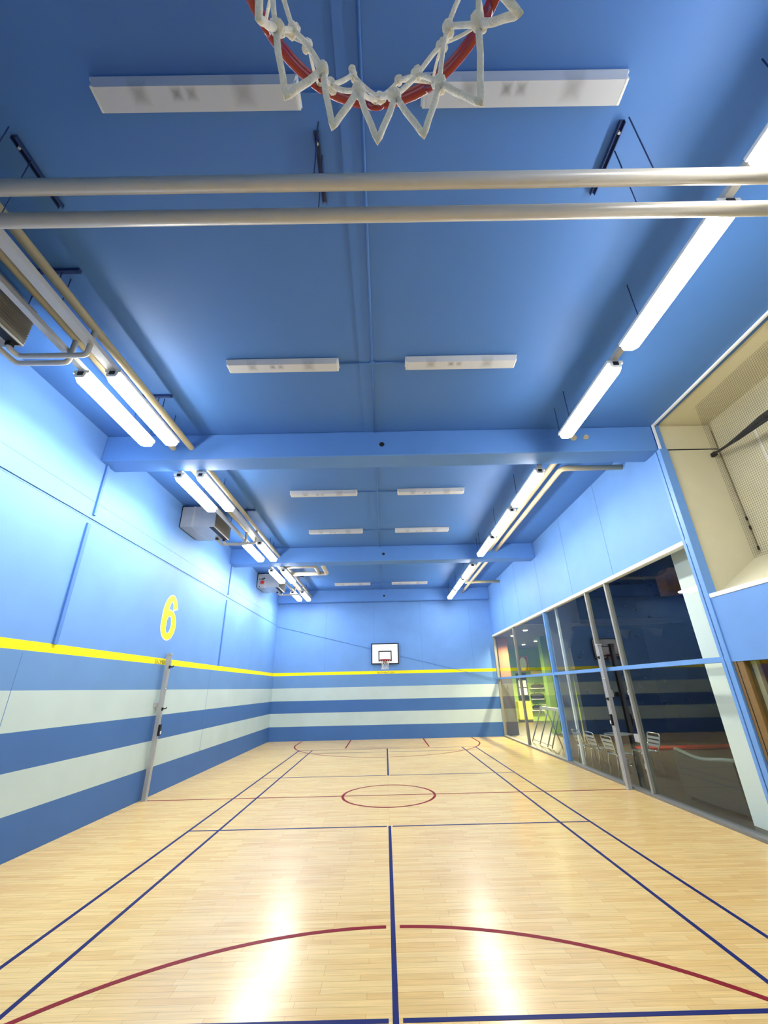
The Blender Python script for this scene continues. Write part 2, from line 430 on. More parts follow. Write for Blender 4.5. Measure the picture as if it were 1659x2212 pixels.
six(0, .0030, 'number_marking', M['yellow'])
text_mesh('BADMINTON', 'lettering', M['print'], wl, on_left(-.04, 2.55), .095, .72)
text_mesh('BADMINTON', 'lettering', M['print'], wb, on_back(0, 2.545), .08, .72)

# skirting on the glass wall
struct(MB().box((XR - .03, GY, 0), (XR + .12, YB, .05), .004).build('baseboard_right', M['sill']))

# ------------------------------------------------------------------ glazed wall
TZ0, TZ1, HZ = 2.17, 2.245, 3.95
gx = XR + .05
ys = [(-3.30, -.66), (-.60, .30), (.36, 3.08), (3.18, 6.44), (6.50, 9.50)]
win = struct(MB().box((XR - .01, GY, HZ), (XR + .12, YB, 4.02), .004).build('window_1', M['white']), 'glazed wall looking into the climbing hall')
MB().box((XR - .01, GY, TZ0), (XR + .10, YB, TZ1), .004).build('transom', M['frame_blue'], win)
MB().box((XR - .02, 3.09, .05), (XR + .10, 3.17, HZ), .004).build('mullion', M['frame_blue'], win)
for y in (.33, 6.47, 9.53):
    MB().box((XR - .0, y - .03, .05), (XR + .10, y + .03, HZ), .004).build('mullion', M['mull'], win)
MB().box((XR - .0, -.66, .05), (XR + .10, -.60, HZ), .004).build('mullion', M['mull'], win)
MB().box((XR + .22, 2.72, 0), (XR + .28, 2.80, 4.0), .004).build('inner_mullion', M['white'], win)
for i, (a, c) in enumerate(ys):
    MB().box((gx, a, TZ1), (gx + .012, c, HZ)).build('pane', M['glass'], win)
    if i != 1: MB().box((gx, a, .05), (gx + .012, c, TZ0)).build('pane', M['glass'], win)
dr = struct(MB().box((gx, -.60, .05), (gx + .014, .30, TZ0)).build('door_1', M['glass']), 'frameless glass door')
for z in (.46, 1.75):
    MB().box((gx - .02, -.59, z - .045), (gx + .03, -.52, z + .045), .004).build('hinge', M['alu'], dr)
MB().box((gx - .03, -.60, .86), (gx + .04, -.40, 1.0), .006).build('lock_case', M['alu'], dr)
MB().box((gx - .03, .12, .40), (gx + .04, .26, .5), .006).build('floor_lock', M['alu'], dr)
MB().box((gx - .03, .15, 1.70), (gx + .04, .26, 1.8), .006).build('patch_fitting', M['alu'], dr)
# blue corner post at the near end of the glass
p = struct(MB().box((XR - .02, GY - .03, 0), (XR + .12, GY + .06, ZB), .004).box((XR - .02, GY + .08, 0), (XR + .12, GY + .14, ZB), .004).build('trim_4', M['frame_blue']), 'blue steel corner post at the end of the glass')
MB().box((XR + .0, GY + .05, 0), (XR + .1, GY + .09, ZB)).build('groove', M['line_blue'], p)
# near part: blue band between the gallery opening and the brown window
w3 = struct(MB().box((XR, YN, TZ0), (XR + .12, GY - .03, 3.06)).build('trim_5', M['blue']), 'blue wall band under the netted opening')
MB().box((XR - .01, YN, 3.06), (XR + .12, GY - .03, 3.12), .004).build('white_sill', M['white'], w3)
MB().box((XR - .01, GY - .02, 3.1), (XR + .03, GY + .0, ZC)).build('white_edge', M['white'], w3)
MB().box((XR - .006, YN, ZC - .03), (XR + .03, GY, ZC)).build('white_edge', M['white'], w3)
# gallery recess behind the net
gal = MB()
gal.box((XR + .0, GY + .02, 3.1), (7.2, GY + .14, ZC + .3))
gal.faces([(XR + .1, YN, 3.09), (XR + .1, GY + .02, 3.09), (5.87, GY + .02, 3.74), (5.87, YN, 3.74)], [(0, 1, 2, 3)])
gal.box((5.87, YN, 3.0), (5.97, GY + .02, ZC + .3))
gal.box((XR + .12, YN, ZC + .02), (5.97, GY + .02, ZC + .2))
gal = struct(gal.build('wall_gallery', M['cream']), 'cream recess behind the black net')
MB().box((XR + .1, GY + .012, ZB - .012), (5.87, GY + .021, ZB + .006)).build('panel_seam', M['dark'], gal)
MB().box((XR + .1, GY + .012, ZC - .01), (5.87, GY + .021, ZC + .01)).build('panel_seam', M['olive'], gal)
MB().box((5.864, -4.16, 3.8), (5.872, -4.14, 5.6)).build('panel_seam', M['white'], gal)
MB().box((5.858, GY - .005, 3.74), (5.872, GY + .015, ZC)).build('panel_seam', M['olive'], gal)
# brown window below
w2 = struct(MB().box((XR - .0, YN, 0), (XR + .12, GY - .03, .10)).build('window_2', M['timber']), 'timber framed window onto an orange brown court')
MB().box((XR + .01, GY - .21, .1), (XR + .11, GY - .035, TZ0), .006).build('jamb', M['timber'], w2)
MB().box((XR + .005, GY - .10, .1), (XR + .012, GY - .092, TZ0)).build('jamb_groove', M['dark'], w2)
MB().box((XR + .05, YN, .1), (XR + .062, GY - .21, TZ0)).build('pane', M['glass'], w2)
MB().box((XR + .10, GY - .30, .1), (XR + .16, GY - .22, TZ0), .006).build('inner_jamb', M['olive'], w2)
struct(MB().box((5.16, YN, 0), (5.22, GY + .0, 3.0)).box((XR + .12, YN, 2.9), (6.5, GY, 3.0)).box((XR + .12, GY - .0, 0), (6.5, GY + .1, 3.0)).box((XR, YN, -.1), (6.5, GY, 0)).build('wall_court', M['brown']), 'orange brown court wall')

# ------------------------------------------------------------------ black net and pole in the gallery opening
nb = MB(); y = GY - .42; xs_ = XR + .35
k = 0
ynet = [GY - .60 - i * .032 for i in range(80)]
znet = [3.50 + i * .032 for i in range(82)]
r_ = .0009
b = bmesh.new()
def bar(b, p, q, r):
    p, q = Vector(p), Vector(q); t = (q - p).normalized(); up = Vector((1, 0, 0)); s = t.cross(up).normalized() * r; u = up * r
    A = [b.verts.new(p + a) for a in (s + u, s - u, -s - u, -s + u)]; B = [b.verts.new(q + a) for a in (s + u, s - u, -s - u, -s + u)]
    for i in range(4): b.faces.new((A[i], A[(i + 1) % 4], B[(i + 1) % 4], B[i]))
for yy in ynet: bar(b, (xs_, yy, znet[0]), (xs_, yy, znet[-1]), r_)
for zz in znet: bar(b, (xs_, ynet[0], zz), (xs_, ynet[-1], zz), r_)
me = bpy.data.meshes.new('safety_net'); b.to_mesh(me); b.free(); me.materials.append(M['net'])
nt_ = bpy.data.objects.new('safety_net', me); COL.objects.link(nt_)
tag(nt_, 'fine black safety net stretched across the cream gallery opening', 'net')
pl = thing('net_pole', (5.72, GY - .04, 5.52), 'dark slanting pole with bunched netting in the cream gallery', 'pole')
MB().tube([(0, 0, 0), (-.22, -.745, -.17), (-.30, -1.3, -.23), (-.36, -2.1, -.30)], .022, 8).build('rod', M['dark'], pl)
MB().tube([(-.11, -.38, -.07), (-.2, -.72, -.13), (-.30, -1.25, -.17), (-.36, -2.1, -.22)], [.01, .03, .05, .06], 8).build('bunched_net', M['net'], pl)
MB().box((-.02, -.03, -.04), (.03, .06, .03), .004).build('wall_plate', M['dark'], pl)
cd = thing('hanging_rope', (5.852, GY - .02, 3.80), 'thin dark hanging rope with toggles on the cream gallery corner', 'rope')
MB().tube([(0, 0, 0), (-.01, -.01, .6), (-.01, 0, 2.2)], .004, 6).build('cord', M['dark'], cd)
for z in (.02, .36, .52): MB().tube([(-.012, -.008, z - .03), (-.012, -.008, z + .03)], .014, 8).build('toggle', M['black'], cd)

# ------------------------------------------------------------------ basketball goals
def goal(loc, face, label, deep, knots):
    """face = +1: the board looks along +Y (goal on the near wall); -1: on the far wall. loc = board centre on its face at floor level"""
    t = thing('basketball_hoop', loc, label, 'basketball hoop', 'wall basketball hoops', 0 if face > 0 else PI)
    # local: board face in plane y=0 looking to +y
    MB().box((-.6, -.03, 2.90), (.6, 0, 3.75), .004).build('backboard', M['white'], t)
    bd = MB(); e = .04
    bd.box((-.6, -.034, 2.89), (.6, .004, 2.89 + e)).box((-.6, -.034, 3.76 - e), (.6, .004, 3.76))
    bd.box((-.605, -.034, 2.89), (-.6 + e, .004, 3.76)).box((.6 - e, -.034, 2.89), (.605, .004, 3.76))
    bd.build('black_border', M['black'], t)
    sq = MB(); q = .04; x0, x1, z0, z1 = -.29, .29, 3.01, 3.44
    sq.box((x0, 0, z0), (x1, .004, z0 + q)).box((x0, 0, z1 - q), (x1, .004, z1)).box((x0, 0, z0 + q), (x0 + q, .004, z1 - q)).box((x1 - q, 0, z0 + q), (x1, .004, z1 - q))
    sq.build('target_square', M['black'], t)
    for z in (3.0, 3.5): MB().box((-.25, -deep, z), (.25, -.03, z + .08), .004).build('wall_bracket', M['dark'], t)
    br = MB(); br.box((-.09, 0, 2.93), (.09, .015, 3.09), .003)
    br.prism([(.01, 3.065), (.16, 3.065), (.16, 3.045), (.03, 2.94), (.01, 2.94)], 'x', -.07, -.062).prism([(.01, 3.065), (.16, 3.065), (.16, 3.045), (.03, 2.94), (.01, 2.94)], 'x', .062, .07)
    br.box((-.09, 0, 3.055), (.09, .17, 3.066))
    br.build('rim_bracket', M['rim'], t)
    C = Vector((0, .15 + .225, 3.05))
    ring = MB().tube([C + Vector((.234 * math.cos(a), .234 * math.sin(a), 0)) for a in [2 * PI * i / 72 for i in range(72)]], .0105, 12, closed=True)
    ring.tube([C + Vector((.233 * math.cos(a), .233 * math.sin(a), -.014)) for a in [2 * PI * i / 72 for i in range(72)]], .008, 8, closed=True)
    rim = ring.build('rim', M['rim'], t)
    N = 12
    for i in range(N):
        a = math.radians(90 + 30 * i); d = Vector((math.cos(a), math.sin(a), 0)); s = Vector((-math.sin(a), math.cos(a), 0))
        p0 = C + d * .228 + Vector((0, 0, -.018))
        MB().tube([p0 - s * .016, p0 - s * .012 + Vector((0, 0, -.02)), p0 + s * .012 + Vector((0, 0, -.02)), p0 + s * .016], .0045, 8, bend=.008).build('net_hook', M['rim'], rim)
    rnd = random.Random(11)
    def P(row, i):
        a = math.radians(90 + 30 * i + (15 if row % 2 else 0))
        r, z = [(.222, -.036), (.160, -.115), (.140, -.210), (.115, -.300), (.118, -.393)][row]
        j = ROWJ[row][i % N]
        return C + Vector(((r + j[0]) * math.cos(a) + j[1], (r + j[0]) * math.sin(a), z + j[2]))
    ROWJ = [[(0, 0, 0)] * N] + [[(rnd.uniform(-.008, .008), rnd.uniform(-.006, .006), rnd.uniform(-.012, .012)) for _ in range(N)] for _ in range(4)]
    # measured lean of the lowest knots and the hanging loops (one side hangs flared outwards)
    for i, v in ((0, -.011), (1, -.007), (2, .023), (3, .025), (9, .030), (10, .018), (11, -.003)): ROWJ[3][i] = (v, 0, rnd.uniform(-.006, .006))
    for i, v in ((0, .001), (1, -.001), (2, .026), (3, .022), (4, .01), (9, .050), (10, .040), (11, .016)): ROWJ[4][i] = (v, rnd.uniform(-.004, .004), rnd.uniform(-.006, .006))
    cord = MB(); knl = []
    def strand(a, c, r, sag):
        m_ = (a + c) / 2; out = Vector((m_.x - C.x, m_.y - C.y, 0))
        out = out.normalized() if out.length > 1e-4 else Vector((0, 0, 0))
        pts = [a.lerp(c, u / 6) + out * (sag * 4 * (u / 6) * (1 - u / 6)) for u in range(7)]
        cord.tube(pts, r, 8)
    for i in range(N):
        for row in range(3):
            a = P(row, i)
            if row % 2 == 0: nx = (P(row + 1, i), P(row + 1, i - 1))
            else: nx = (P(row + 1, i), P(row + 1, i + 1))
            for q_ in nx: strand(a, q_, (.0028 if row == 0 else .0036), rnd.uniform(-.004, .006))
        # bottom loops: from knot i (row 3, at +18) to knot i-1, down to loop tip i
        tip = P(4, i); A, B = P(3, i), P(3, i - 1)
        ta = tip + (A - tip) * .10 ; tb = tip + (B - tip) * .10
        cord.tube([A, A.lerp(tip, .35) + (tip - C).normalized() * .004, A.lerp(tip, .7), ta, tip, tb, B.lerp(tip, .7), B.lerp(tip, .35) + (tip - C).normalized() * .004, B], .0046, 10)
    for row in (1, 2, 3):
        for i in range(N):
            c = P(row, i); rr = (.0075, .0085, .0095)[row - 1]; kn = MB() if knots else cord
            kn.ball(c, rr, 1.0, 1.0, 1.25, 2, .10)
            for s in (-1, 1): kn.ball(c + Vector((rnd.uniform(-.005, .005), rnd.uniform(-.005, .005), s * .006)), rr * .8, 1.15, 1.1, .8, 2, .12)
            if knots: knl.append(kn)
    nn = cord.build('net', M['rope'], t)
    for kn in knl: kn.build('net_knot', M['rope'], nn)
    return t
goal((-.02, -9.745, 0), 1, 'red basketball rim with white net hanging close overhead', .175, True)
goal((-.01, 9.46, 0), -1, 'small far basketball hoop with white black-edged backboard on the end wall', .108, False)

# ------------------------------------------------------------------ lamps
LAMP_N = [0]
def lamp_proto():
    t = thing('batten_light', (0, 0, 0), 'x', 'ceiling light', 'lit batten lights on the suspended rails')
    L = 1.58; w = .10
    MB().box((-w, -L / 2, .055), (w, L / 2, .10), .006).build('housing', M['lamp_body'], t)
    # prism diffuser with chamfered ends
    bm_ = MB(); prof = [(-.092, .055), (-.098, .02), (-.07, -.03), (.07, -.03), (.098, .02), (.092, .055)]
    vs = []; n = len(prof)
    for y_, k_ in ((-L / 2 + .005, .72), (-L / 2 + .07, 1), (L / 2 - .07, 1), (L / 2 - .005, .72)):
        vs += [(x * k_, y_, .055 + (z - .055) * k_) for x, z in prof]
    fs = [tuple(range(n)), tuple(range(3 * n, 4 * n))]
    for s_ in range(3):
        for i in range(n): fs.append((s_ * n + i, s_ * n + (i + 1) % n, (s_ + 1) * n + (i + 1) % n, (s_ + 1) * n + i))
    bm_.faces(vs, fs); bm_.build('diffuser', M['lamp'], t)
    MB().tube([(-.06, .42, .09), (-.06, .42, ZC - ZL)], .0055, 6).build('hanger_wire', M['strut'], t)
    for s in (-1, 1): MB().prism([(-.07, .057), (-.074, .03), (-.054, -.010), (.054, -.010), (.074, .03), (.07, .057)], 'y', s * (L / 2 - .012), s * (L / 2 + .004)).build('end_cap', M['lamp_body'], t)  # caps added to keep light from the lamp ends off the beams
    for s in (-1, 1): MB().box((-.035, s * (L / 2 - .012), .02), (.035, s * (L / 2 + .012), .075), .004).build('end_clip', M['dark'], t)
    return t
ZL = 5.53
LP = lamp_proto()
rights = [(-8.53, 'glowing strip light over the near right corner, cut off by the photo edge'),
          (-6.68, 'long glowing strip light on the right just past the two cross pipes'),
          (-4.83, 'glowing strip light on the right ending at the near beam'),
          (-2.11, 'glowing right-hand strip light first past the near beam'),
          (-.28, 'middle glowing right-hand strip light between the two beams'),
          (1.55, 'glowing right-hand strip light last before the second beam'),
          (4.25, 'glowing right-hand strip light first past the second beam'),
          (6.10, 'glowing right-hand strip light middle one beyond the second beam'),
          (7.95, 'glowing right-hand strip light nearest the end wall')]
lefts = []
for x, side in ((-3.71, 'wall-side'), (-3.32, 'room-side')):
    lefts += [(x, -4.83, 'glowing strip light on the left ending at the near beam, %s one of the pair' % side),
              (x, -2.20, 'glowing left-hand strip light just past the near beam, %s one of the pair' % side),
              (x, 1.62, 'glowing left-hand strip light just before the second beam, %s one of the pair' % side),
              (x, 4.40, 'glowing left-hand strip light beside the red-valved heater, %s one of the pair' % side),
              (x, 7.75, 'glowing left-hand strip light nearest the end wall, %s one of the pair' % side)]
spots = [(2.92, y, l) for y, l in rights] + lefts
for i, (x, y, l) in enumerate(spots):
    if i == 0: LP.location = (x, y, ZL); LP['label'] = l
    else: dup(LP, (x, y, ZL), l)

# rails the lamps hang on, with their hanger rods
def rail(x, y0, y1, w, label, rods, grp='lighting rails'):
    t = thing('lighting_rail', (x, (y0 + y1) / 2, ZL + .10), label, 'lighting rail', grp)
    h = (y1 - y0) / 2
    b = MB().box((-w / 2, -h, .0), (w / 2, h, .05), .004)
    b.box((-w / 2 - .006, -h, .0), (-w / 2 + .004, h, .062)).box((w / 2 - .004, -h, .0), (w / 2 + .006, h, .062))
    b.build('channel', M['steel'], t)
    for y in rods:
        MB().tube([(-w / 2 - .01, y - (y0 + y1) / 2, .03), (-w / 2 - .01, y - (y0 + y1) / 2, ZC - ZL - .10)], .006, 6).build('hanger_rod', M['strut'], t)
rail(2.92, -9.7, -3.95, .06, 'thin pale rail carrying the right-hand lights in front of the near beam', (-9.3, -3.99))
rail(2.92, -2.96, 2.45, .06, 'thin pale rail carrying the right-hand lights between the two beams', (-2.94, 2.42))
rail(2.92, 3.43, 8.8, .06, 'thin pale rail carrying the right-hand lights beyond the second beam', (3.5, 8.7))
for x, w, s in ((-3.71, .06, 'wall-side'), (-3.345, .10, 'room-side')):
    rail(x, -9.7, -3.95, w, 'grey %s rail on the left leading past the nearest heater' % s, (-9.3, -6.45, -3.99))
    rail(x, -2.99, 2.5, w, 'grey %s rail on the left past the heater between the beams' % s, (-2.94, -.2, 2.46))
    rail(x, 3.43, 8.6, w, 'grey %s rail on the left past the red-valved heater' % s, (3.5, 6.1, 8.55))

# unlit ceiling fittings
CF = thing('ceiling_light', (0, 0, 0), 'x', 'ceiling light', 'unlit diffused ceiling lights')
MB().box((-.775, -.095, -.02), (.775, .095, 0), .004).build('base_tray', M['lamp_body'], CF)
MB().faces([(-.765, -.105, -.02), (.765, -.105, -.02), (.765, .105, -.02), (-.765, .105, -.02), (-.74, -.075, -.09), (.74, -.075, -.09), (.74, .075, -.09), (-.74, .075, -.09)],
           [(0, 1, 2, 3), (4, 5, 6, 7), (0, 1, 5, 4), (1, 2, 6, 5), (2, 3, 7, 6), (3, 0, 4, 7)]).build('diffuser', M['frost'], CF)
for s in (-1, 1): MB().box((s * .742, -.08, -.086), (s * .768, .08, -.018), .006).build('end_cap', M['lamp_body'], CF)
first = True
for y, where in ((-7.97, 'behind the hoop net, nearest the camera'), (-5.12, 'in front of the near beam'), (-1.02, 'first row past the near beam'), (1.50, 'second row past the near beam'), (4.55, 'half hidden above the second beam'), (8.02, 'farthest row near the end wall')):
    for x, s in ((-1.36, 'left'), (1.12, 'right')):
        l = 'unlit frosted ceiling light %s, %s one' % (where, s)
        if first: CF.location = (x, y, ZC); CF['label'] = l; first = False
        else: dup(CF, (x, y, ZC), l)
# conduit
cdt = thing('conduit', (-.115, 0, ZC - .02), 'thin blue cable conduit running down the ceiling centre', 'conduit')
for y0, y1 in ((-9.8, -3.43), (-2.99, 2.99), (3.43, 9.28)):
    MB().tube([(0, y0, 0), (0, y1, 0)], .013, 8).build('tube', M['ceil'], cdt)
for y in (-7.97, -5.12, -1.02, 1.50, 4.55, 8.02):
    MB().tube([(-.46, y, .0), (.45, y, 0)], .011, 8).build('branch_tube', M['ceil'], cdt)
    MB().tube([(0, y, -.014), (0, y, .02)], .035, 12).build('junction_box', M['ceil'], cdt)

# ------------------------------------------------------------------ big cross pipes and strut channels
for y, l in ((-7.80, 'long grey pipe crossing under the ceiling, the one nearer the hoop'), (-7.575, 'long grey pipe crossing under the ceiling, the one farther from the hoop')):
    t = thing('heating_pipe', (0, y, 5.30), l, 'pipe', 'grey cross pipes')
    MB().tube([(XL, 0, 0), (XR, 0, 0)], .052, 24).build('pipe_run', M['pipe'], t)
    for x in (-2.97, -.50, 2.0):
        MB().tube([(x + .03 * math.cos(0), .0, .05), (x + .03, 0, ZC - 5.30 - .04)], .005, 6).build('hanger_rod', M['strut'], t)
for i, (x, y, rot, n) in enumerate(((-2.97, -7.46, 0, 'left'), (-.50, -7.46, 0, 'centre'), (2.0, -7.50, 0, 'right'))):
    t = thing('strut_channel', (x, y, ZC), 'dark strut channel on the ceiling holding the cross pipes, %s one' % n, 'bracket', 'ceiling strut channels')
    b = MB().box((-.022, -.27, -.042), (-.016, .27, 0)).box((.016, -.27, -.042), (.022, .27, 0)).box((-.022, -.27, -.006), (.022, .27, 0))
    b.build('channel', M['strut'], t)
    for s in (-.20, .12): MB().tube([(0, s, -.05), (0, s, -.01)], .012, 6).build('nut', M['alu'], t)
for y, n in ((-6.56, 'beside the nearest heater'), (-4.5, 'above the left lamps before the near beam'), (-.1, 'beside the heater between the beams'), (6.6, 'beside the red-valved heater')):
    t = thing('strut_channel', (-3.46, y, ZC), 'short dark strut channel on the ceiling %s' % n, 'bracket', 'ceiling strut channels')
    MB().box((-.24, -.022, -.042), (.24, .022, 0), .003).build('channel', M['strut'], t)
    for s in (-.225, .05): MB().tube([(s, 0, -.25), (s, 0, -.02)], .006, 6).build('hanger_rod', M['strut'], t)

# left and right long pipes
def pipe(name, pts, r, m, label, loc, bend=.12):
    t = thing(name, loc, label, 'pipe', 'long heating pipes')
    MB().tube([Vector(p_) - Vector(loc) for p_ in pts], r, 16, bend=bend).build('pipe_run', m, t)
    return t
pipe('heating_pipe', [(-3.35, -9.8, 5.88), (-3.35, 9.3, 5.88)], .05, M['olive'], 'long beige pipe under the ceiling on the left, room-side one', (-3.35, 0, 5.88))
pipe('heating_pipe', [(-3.66, -9.8, 5.88), (-3.66, 9.3, 5.88)], .05, M['olive'], 'long beige pipe under the ceiling on the left, wall-side one', (-3.66, 0, 5.88))
pipe('heating_pipe', [(3.39, -3.45, 5.93), (3.39, 7.2, 5.93)], .055, M['olive'], 'cream pipe beside the right-hand lights, straight inner one', (3.39, 0, 5.93))
pipe('heating_pipe', [(XR, -2.32, 5.93), (3.62, -2.32, 5.93), (3.62, 9.29, 5.93)], .055, M['olive'], 'cream pipe past the near beam that elbows into the right wall', (3.62, 0, 5.93))
pipe('heating_pipe', [(3.39, 7.32, 5.93), (XR, 7.32, 5.93)], .06, M['olive'], 'short cream pipe into the right wall near the end of the hall', (3.39, 7.32, 5.93))
pipe('heating_pipe', [(3.61, -3.46, 5.93), (3.61, -3.40, 5.93)], .042, M['olive'], 'round cream pipe end on the near beam face, right of the lamp', (3.61, -3.4, 5.93))
pipe('heating_pipe', [(-3.28, 3.70, 5.72), (-2.29, 3.70, 5.72), (-2.29, 4.60, 5.72)], .06, M['pipe'], 'pale elbowed pipe past the second beam, inner of the two loops', (-2.29, 3.7, 5.72))
pipe('heating_pipe', [(-3.28, 4.66, 5.72), (-2.02, 4.66, 5.72), (-2.02, 3.44, 5.72)], .07, M['pipe'], 'pale elbowed pipe past the second beam, outer of the two loops', (-2.02, 4.66, 5.72), .08)

# ------------------------------------------------------------------ heaters
def heater(y0, label, valve, grp='fan heaters'):
    x1 = -4.03; z0, z1 = 5.555, 6.08; L = 1.0
    t = thing('fan_heater', (XL, y0, z0), label, 'heater', grp)
    w = x1 - XL; h = z1 - z0
    MB().box((.03, 0, 0), (w, L, h), .008).build('casing', M['galv'], t)
    MB().box((.30, -.006, -.006), (.345, L + .006, h + .006)).build('strap', M['steel'], t)
    MB().box((.0, .02, .02), (.03, L - .02, h + .04)).build('wall_plate', M['dark'], t)
    g_ = MB().box((w, .02, .02), (w + .012, L - .02, h - .17))
    for i in range(9):
        z = .03 + i * .037
        g_.prism([(w + .01, z), (w + .035, z + .012), (w + .035, z + .017), (w + .01, z + .022)], 'y', .03, L - .03)
    g_.build('grille', M['grille'], t)
    MB().box((w - .004, .02, h - .15), (w + .006, L - .02, h - .02)).build('opening_shade', M['black'], t)  # black strip paints the shade inside the opening along the top
    MB().box((w - .13, .03, -.004), (w - .02, L - .03, .002)).build('air_slot', M['black'], t)
    MB().tube([(.3, L * .4, h - .02), (.3, L * .4, ZC - z0)], .01, 6).tube([(.7, L * .4, h - .02), (.7, L * .4, ZC - z0)], .01, 6).build('hanger', M['dark'], t)
    # connecting pipes beyond the far side
    xb = -3.35 - XL; xa = -3.66 - XL
    MB().tube([(.75, L - .06, .0), (.75, L - .06, -.06), (.75, L + .07, -.07), (xb + .0, L + .07, -.07), (xb + .0, L + .07, .29)], .03, 10, bend=.06).build('return_pipe', M['steel'], t)
    MB().tube([(.62, L - .2, .0), (.62, L - .2, -.05), (.62, L + .2, -.05), (xa, L + .2, -.05), (xa, L + .2, .33)], .03, 10, bend=.06).build('supply_pipe', M['steel'], t)
    MB().box((.59, L - .23, -.06), (.65, L - .16, .0), .004).box((.72, L - .09, -.05), (.78, L - .03, .0), .004).build('pipe_union', M['dark'], t)
    if valve:
        v = MB().tube([(.24, -.07, .20), (.24, 0, .20)], .05, 12).box((.17, -.10, .13), (.30, -.05, .24), .01).build('valve', M['red'], t)
        MB().tube([(.2, -.05, .30), (.27, -.05, .33), (.31, -.02, .36)], .022, 8).build('hose', M['black'], v)
        MB().ball((.12, -.005, .04), .022).ball((.10, -.005, .33), .022).build('knob', M['black'], t)
    return t
heater(-7.08, 'dark-bottomed grey fan heater at the left photo edge, nearest of three', False)
heater(-.485, 'grey metal fan heater on the left wall between the two beams', False)
heater(5.92, 'grey metal fan heater with a red valve, nearest the end wall', True)

# ------------------------------------------------------------------ badminton posts
def post(x, face, label):
    """face=+1: the back of the post is towards -X"""
    t = thing('badminton_post', (x, 0, 0), label, 'net post', 'badminton posts', 0 if face > 0 else PI)
    MB().box((-.04, -.045, 0), (.04, .045, 2.73), .004).box((.03, -.012, .1), (.046, .012, 2.7)).build('pole', M['alu'], t)
    MB().box((-.05, -.055, 2.70), (.05, .055, 2.735), .004).build('cap', M['alu'], t)
    for z in (2.45, 1.62): MB().tube([(.03, .0, z), (.10, .03, z + .005), (.12, .03, z + .03)], .012, 8).box((.03, -.03, z - .03), (.055, .03, z + .03), .003).build('hook', M['dark'], t)
    for z in (2.02, 1.48): MB().tube([(.045, -.05, z), (.06, 0, z - .005), (.045, .055, z)], .006, 8).build('net_ring', M['chrome'], t)
    MB().box((-.085, -.13, 1.66), (-.04, .03, 1.75), .004).build('wall_bracket', M['alu'], t)
    wch = MB().box((.04, -.03, 1.12), (.085, .03, 1.33), .006).build('winch', M['dark'], t)
    MB().box((.085, -.012, 1.15), (.10, .012, 1.21), .003).build('crank_peg', M['white'], wch)
    MB().box((-.045, -.06, 0), (.06, .06, .012), .003).build('foot_plate', M['alu'], t)
post(XL + .09, 1, 'grey metal badminton post standing against the blue left wall')
post(XR - .09, -1, 'grey metal badminton post standing against the glass wall')

# cable across the end wall
MBc = MB().tube([(XL + .03, YB - .02, 4.59), (-2.4, YB - .02, 3.985), (0, YB - .02, 3.385), (2.4, YB - .02, 2.785), (XR - .02, YB - .02, 2.19)], .007, 6)
tag(MBc.build('wall_cable', M['seam']), 'thin blue cable sloping down across the end wall behind the backboard', 'cable')

# ================================================================== rooms beyond the glass
struct(MB().box((XR, YN, -.2), (14, 18, -.002)).build('floor_hall', M['far_floor']), 'grey floor of the hall beyond the glass')
shell = MB().box((13.0, GY, 0), (13.2, 7.2, 7.2)).box((5.9, GY + .14, 0), (13.2, GY + .24, 7.2)).box((XR + .12, GY, 7.1), (13.2, 7.4, 7.3))
shell.box((XR + .12, GY + .14, ZC), (XR + .2, 7.2, 7.2))
struct(shell.build('wall_hall', M['far_grey']), 'pale walls of the climbing hall')
# climbing wall
cw = thing('climbing_wall', (7.1, 6.8, 0), 'tall dark navy climbing wall with dark holds behind the glass', 'climbing wall')
MB().prism([(-.02, 0), (2.85, 0), (2.85, 7.1), (.45, 7.1), (.36, 5.0), (.20, 3.8), (-.06, 3.2), (-.02, 2.2)], 'y', 0, .3, .01).build('panel', M['climb'], cw)
A = Vector((2.85, 0, 0)); B = Vector((5.9, -1.35, 0))
MB().faces([(A.x, A.y, 0), (B.x, B.y, 0), (B.x, B.y - .3, 7.1), (A.x, A.y, 7.1), (A.x, .3, 0), (B.x, B.y + .3, 0), (B.x, B.y + .3, 7.1), (A.x, .3, 7.1)],
           [(0, 1, 2, 3), (4, 5, 6, 7), (0, 1, 5, 4), (1, 2, 6, 5), (2, 3, 7, 6), (3, 0, 4, 7)]).build('angled_panel', M['climb'], cw)
for z in (1.25, 2.5, 3.83, 5.1):
    MB().box((.0, -.004, z - .008), (2.85, .002, z + .008)).build('panel_joint', M['hold'], cw)
def vol(cx, z, w, h):
    c = cx - 7.1; yy = 0 if c < 2.85 else -(c - 2.85) * .4426
    MB().faces([(c - w, yy, z), (c + w, yy, z), (c + .1, yy, z - h), (c + .05, yy - .28, z - .06)], [(0, 1, 3), (1, 2, 3), (2, 0, 3), (0, 1, 2)]).build('volume', M['vol'], cw)
vol(9.22, 3.81, .29, .42); vol(10.35, 3.81, .33, .46)
c = 11.0 - 7.1
MB().prism([(c - .35, 4.95), (c + .3, 4.95), (c + .3, 5.95), (c - .1, 5.95), (c - .35, 5.7)], 'y', -1.1, -.55, .01).build('plywood_box', M['ply'], cw)
rh = random.Random(5)
HOLDS = [(8.215, 4.91), (9.03, 5.10), (9.47, 5.63), (10.31, 5.82), (9.51, 4.72), (9.87, 4.55), (10.44, 5.30), (9.17, 4.27), (10.25, 4.25), (11.59, 4.28), (11.28, 2.88), (10.47, 3.60), (7.33, 2.81), (8.13, 4.10), (9.59, 2.08), (10.16, 1.98), (9.19, 1.27), (10.1, 1.25), (7.69, .41)]
HOLDS += [(7.3 + rh.random() * 4.4, .5 + rh.random() * 5.4) for _ in range(34)]
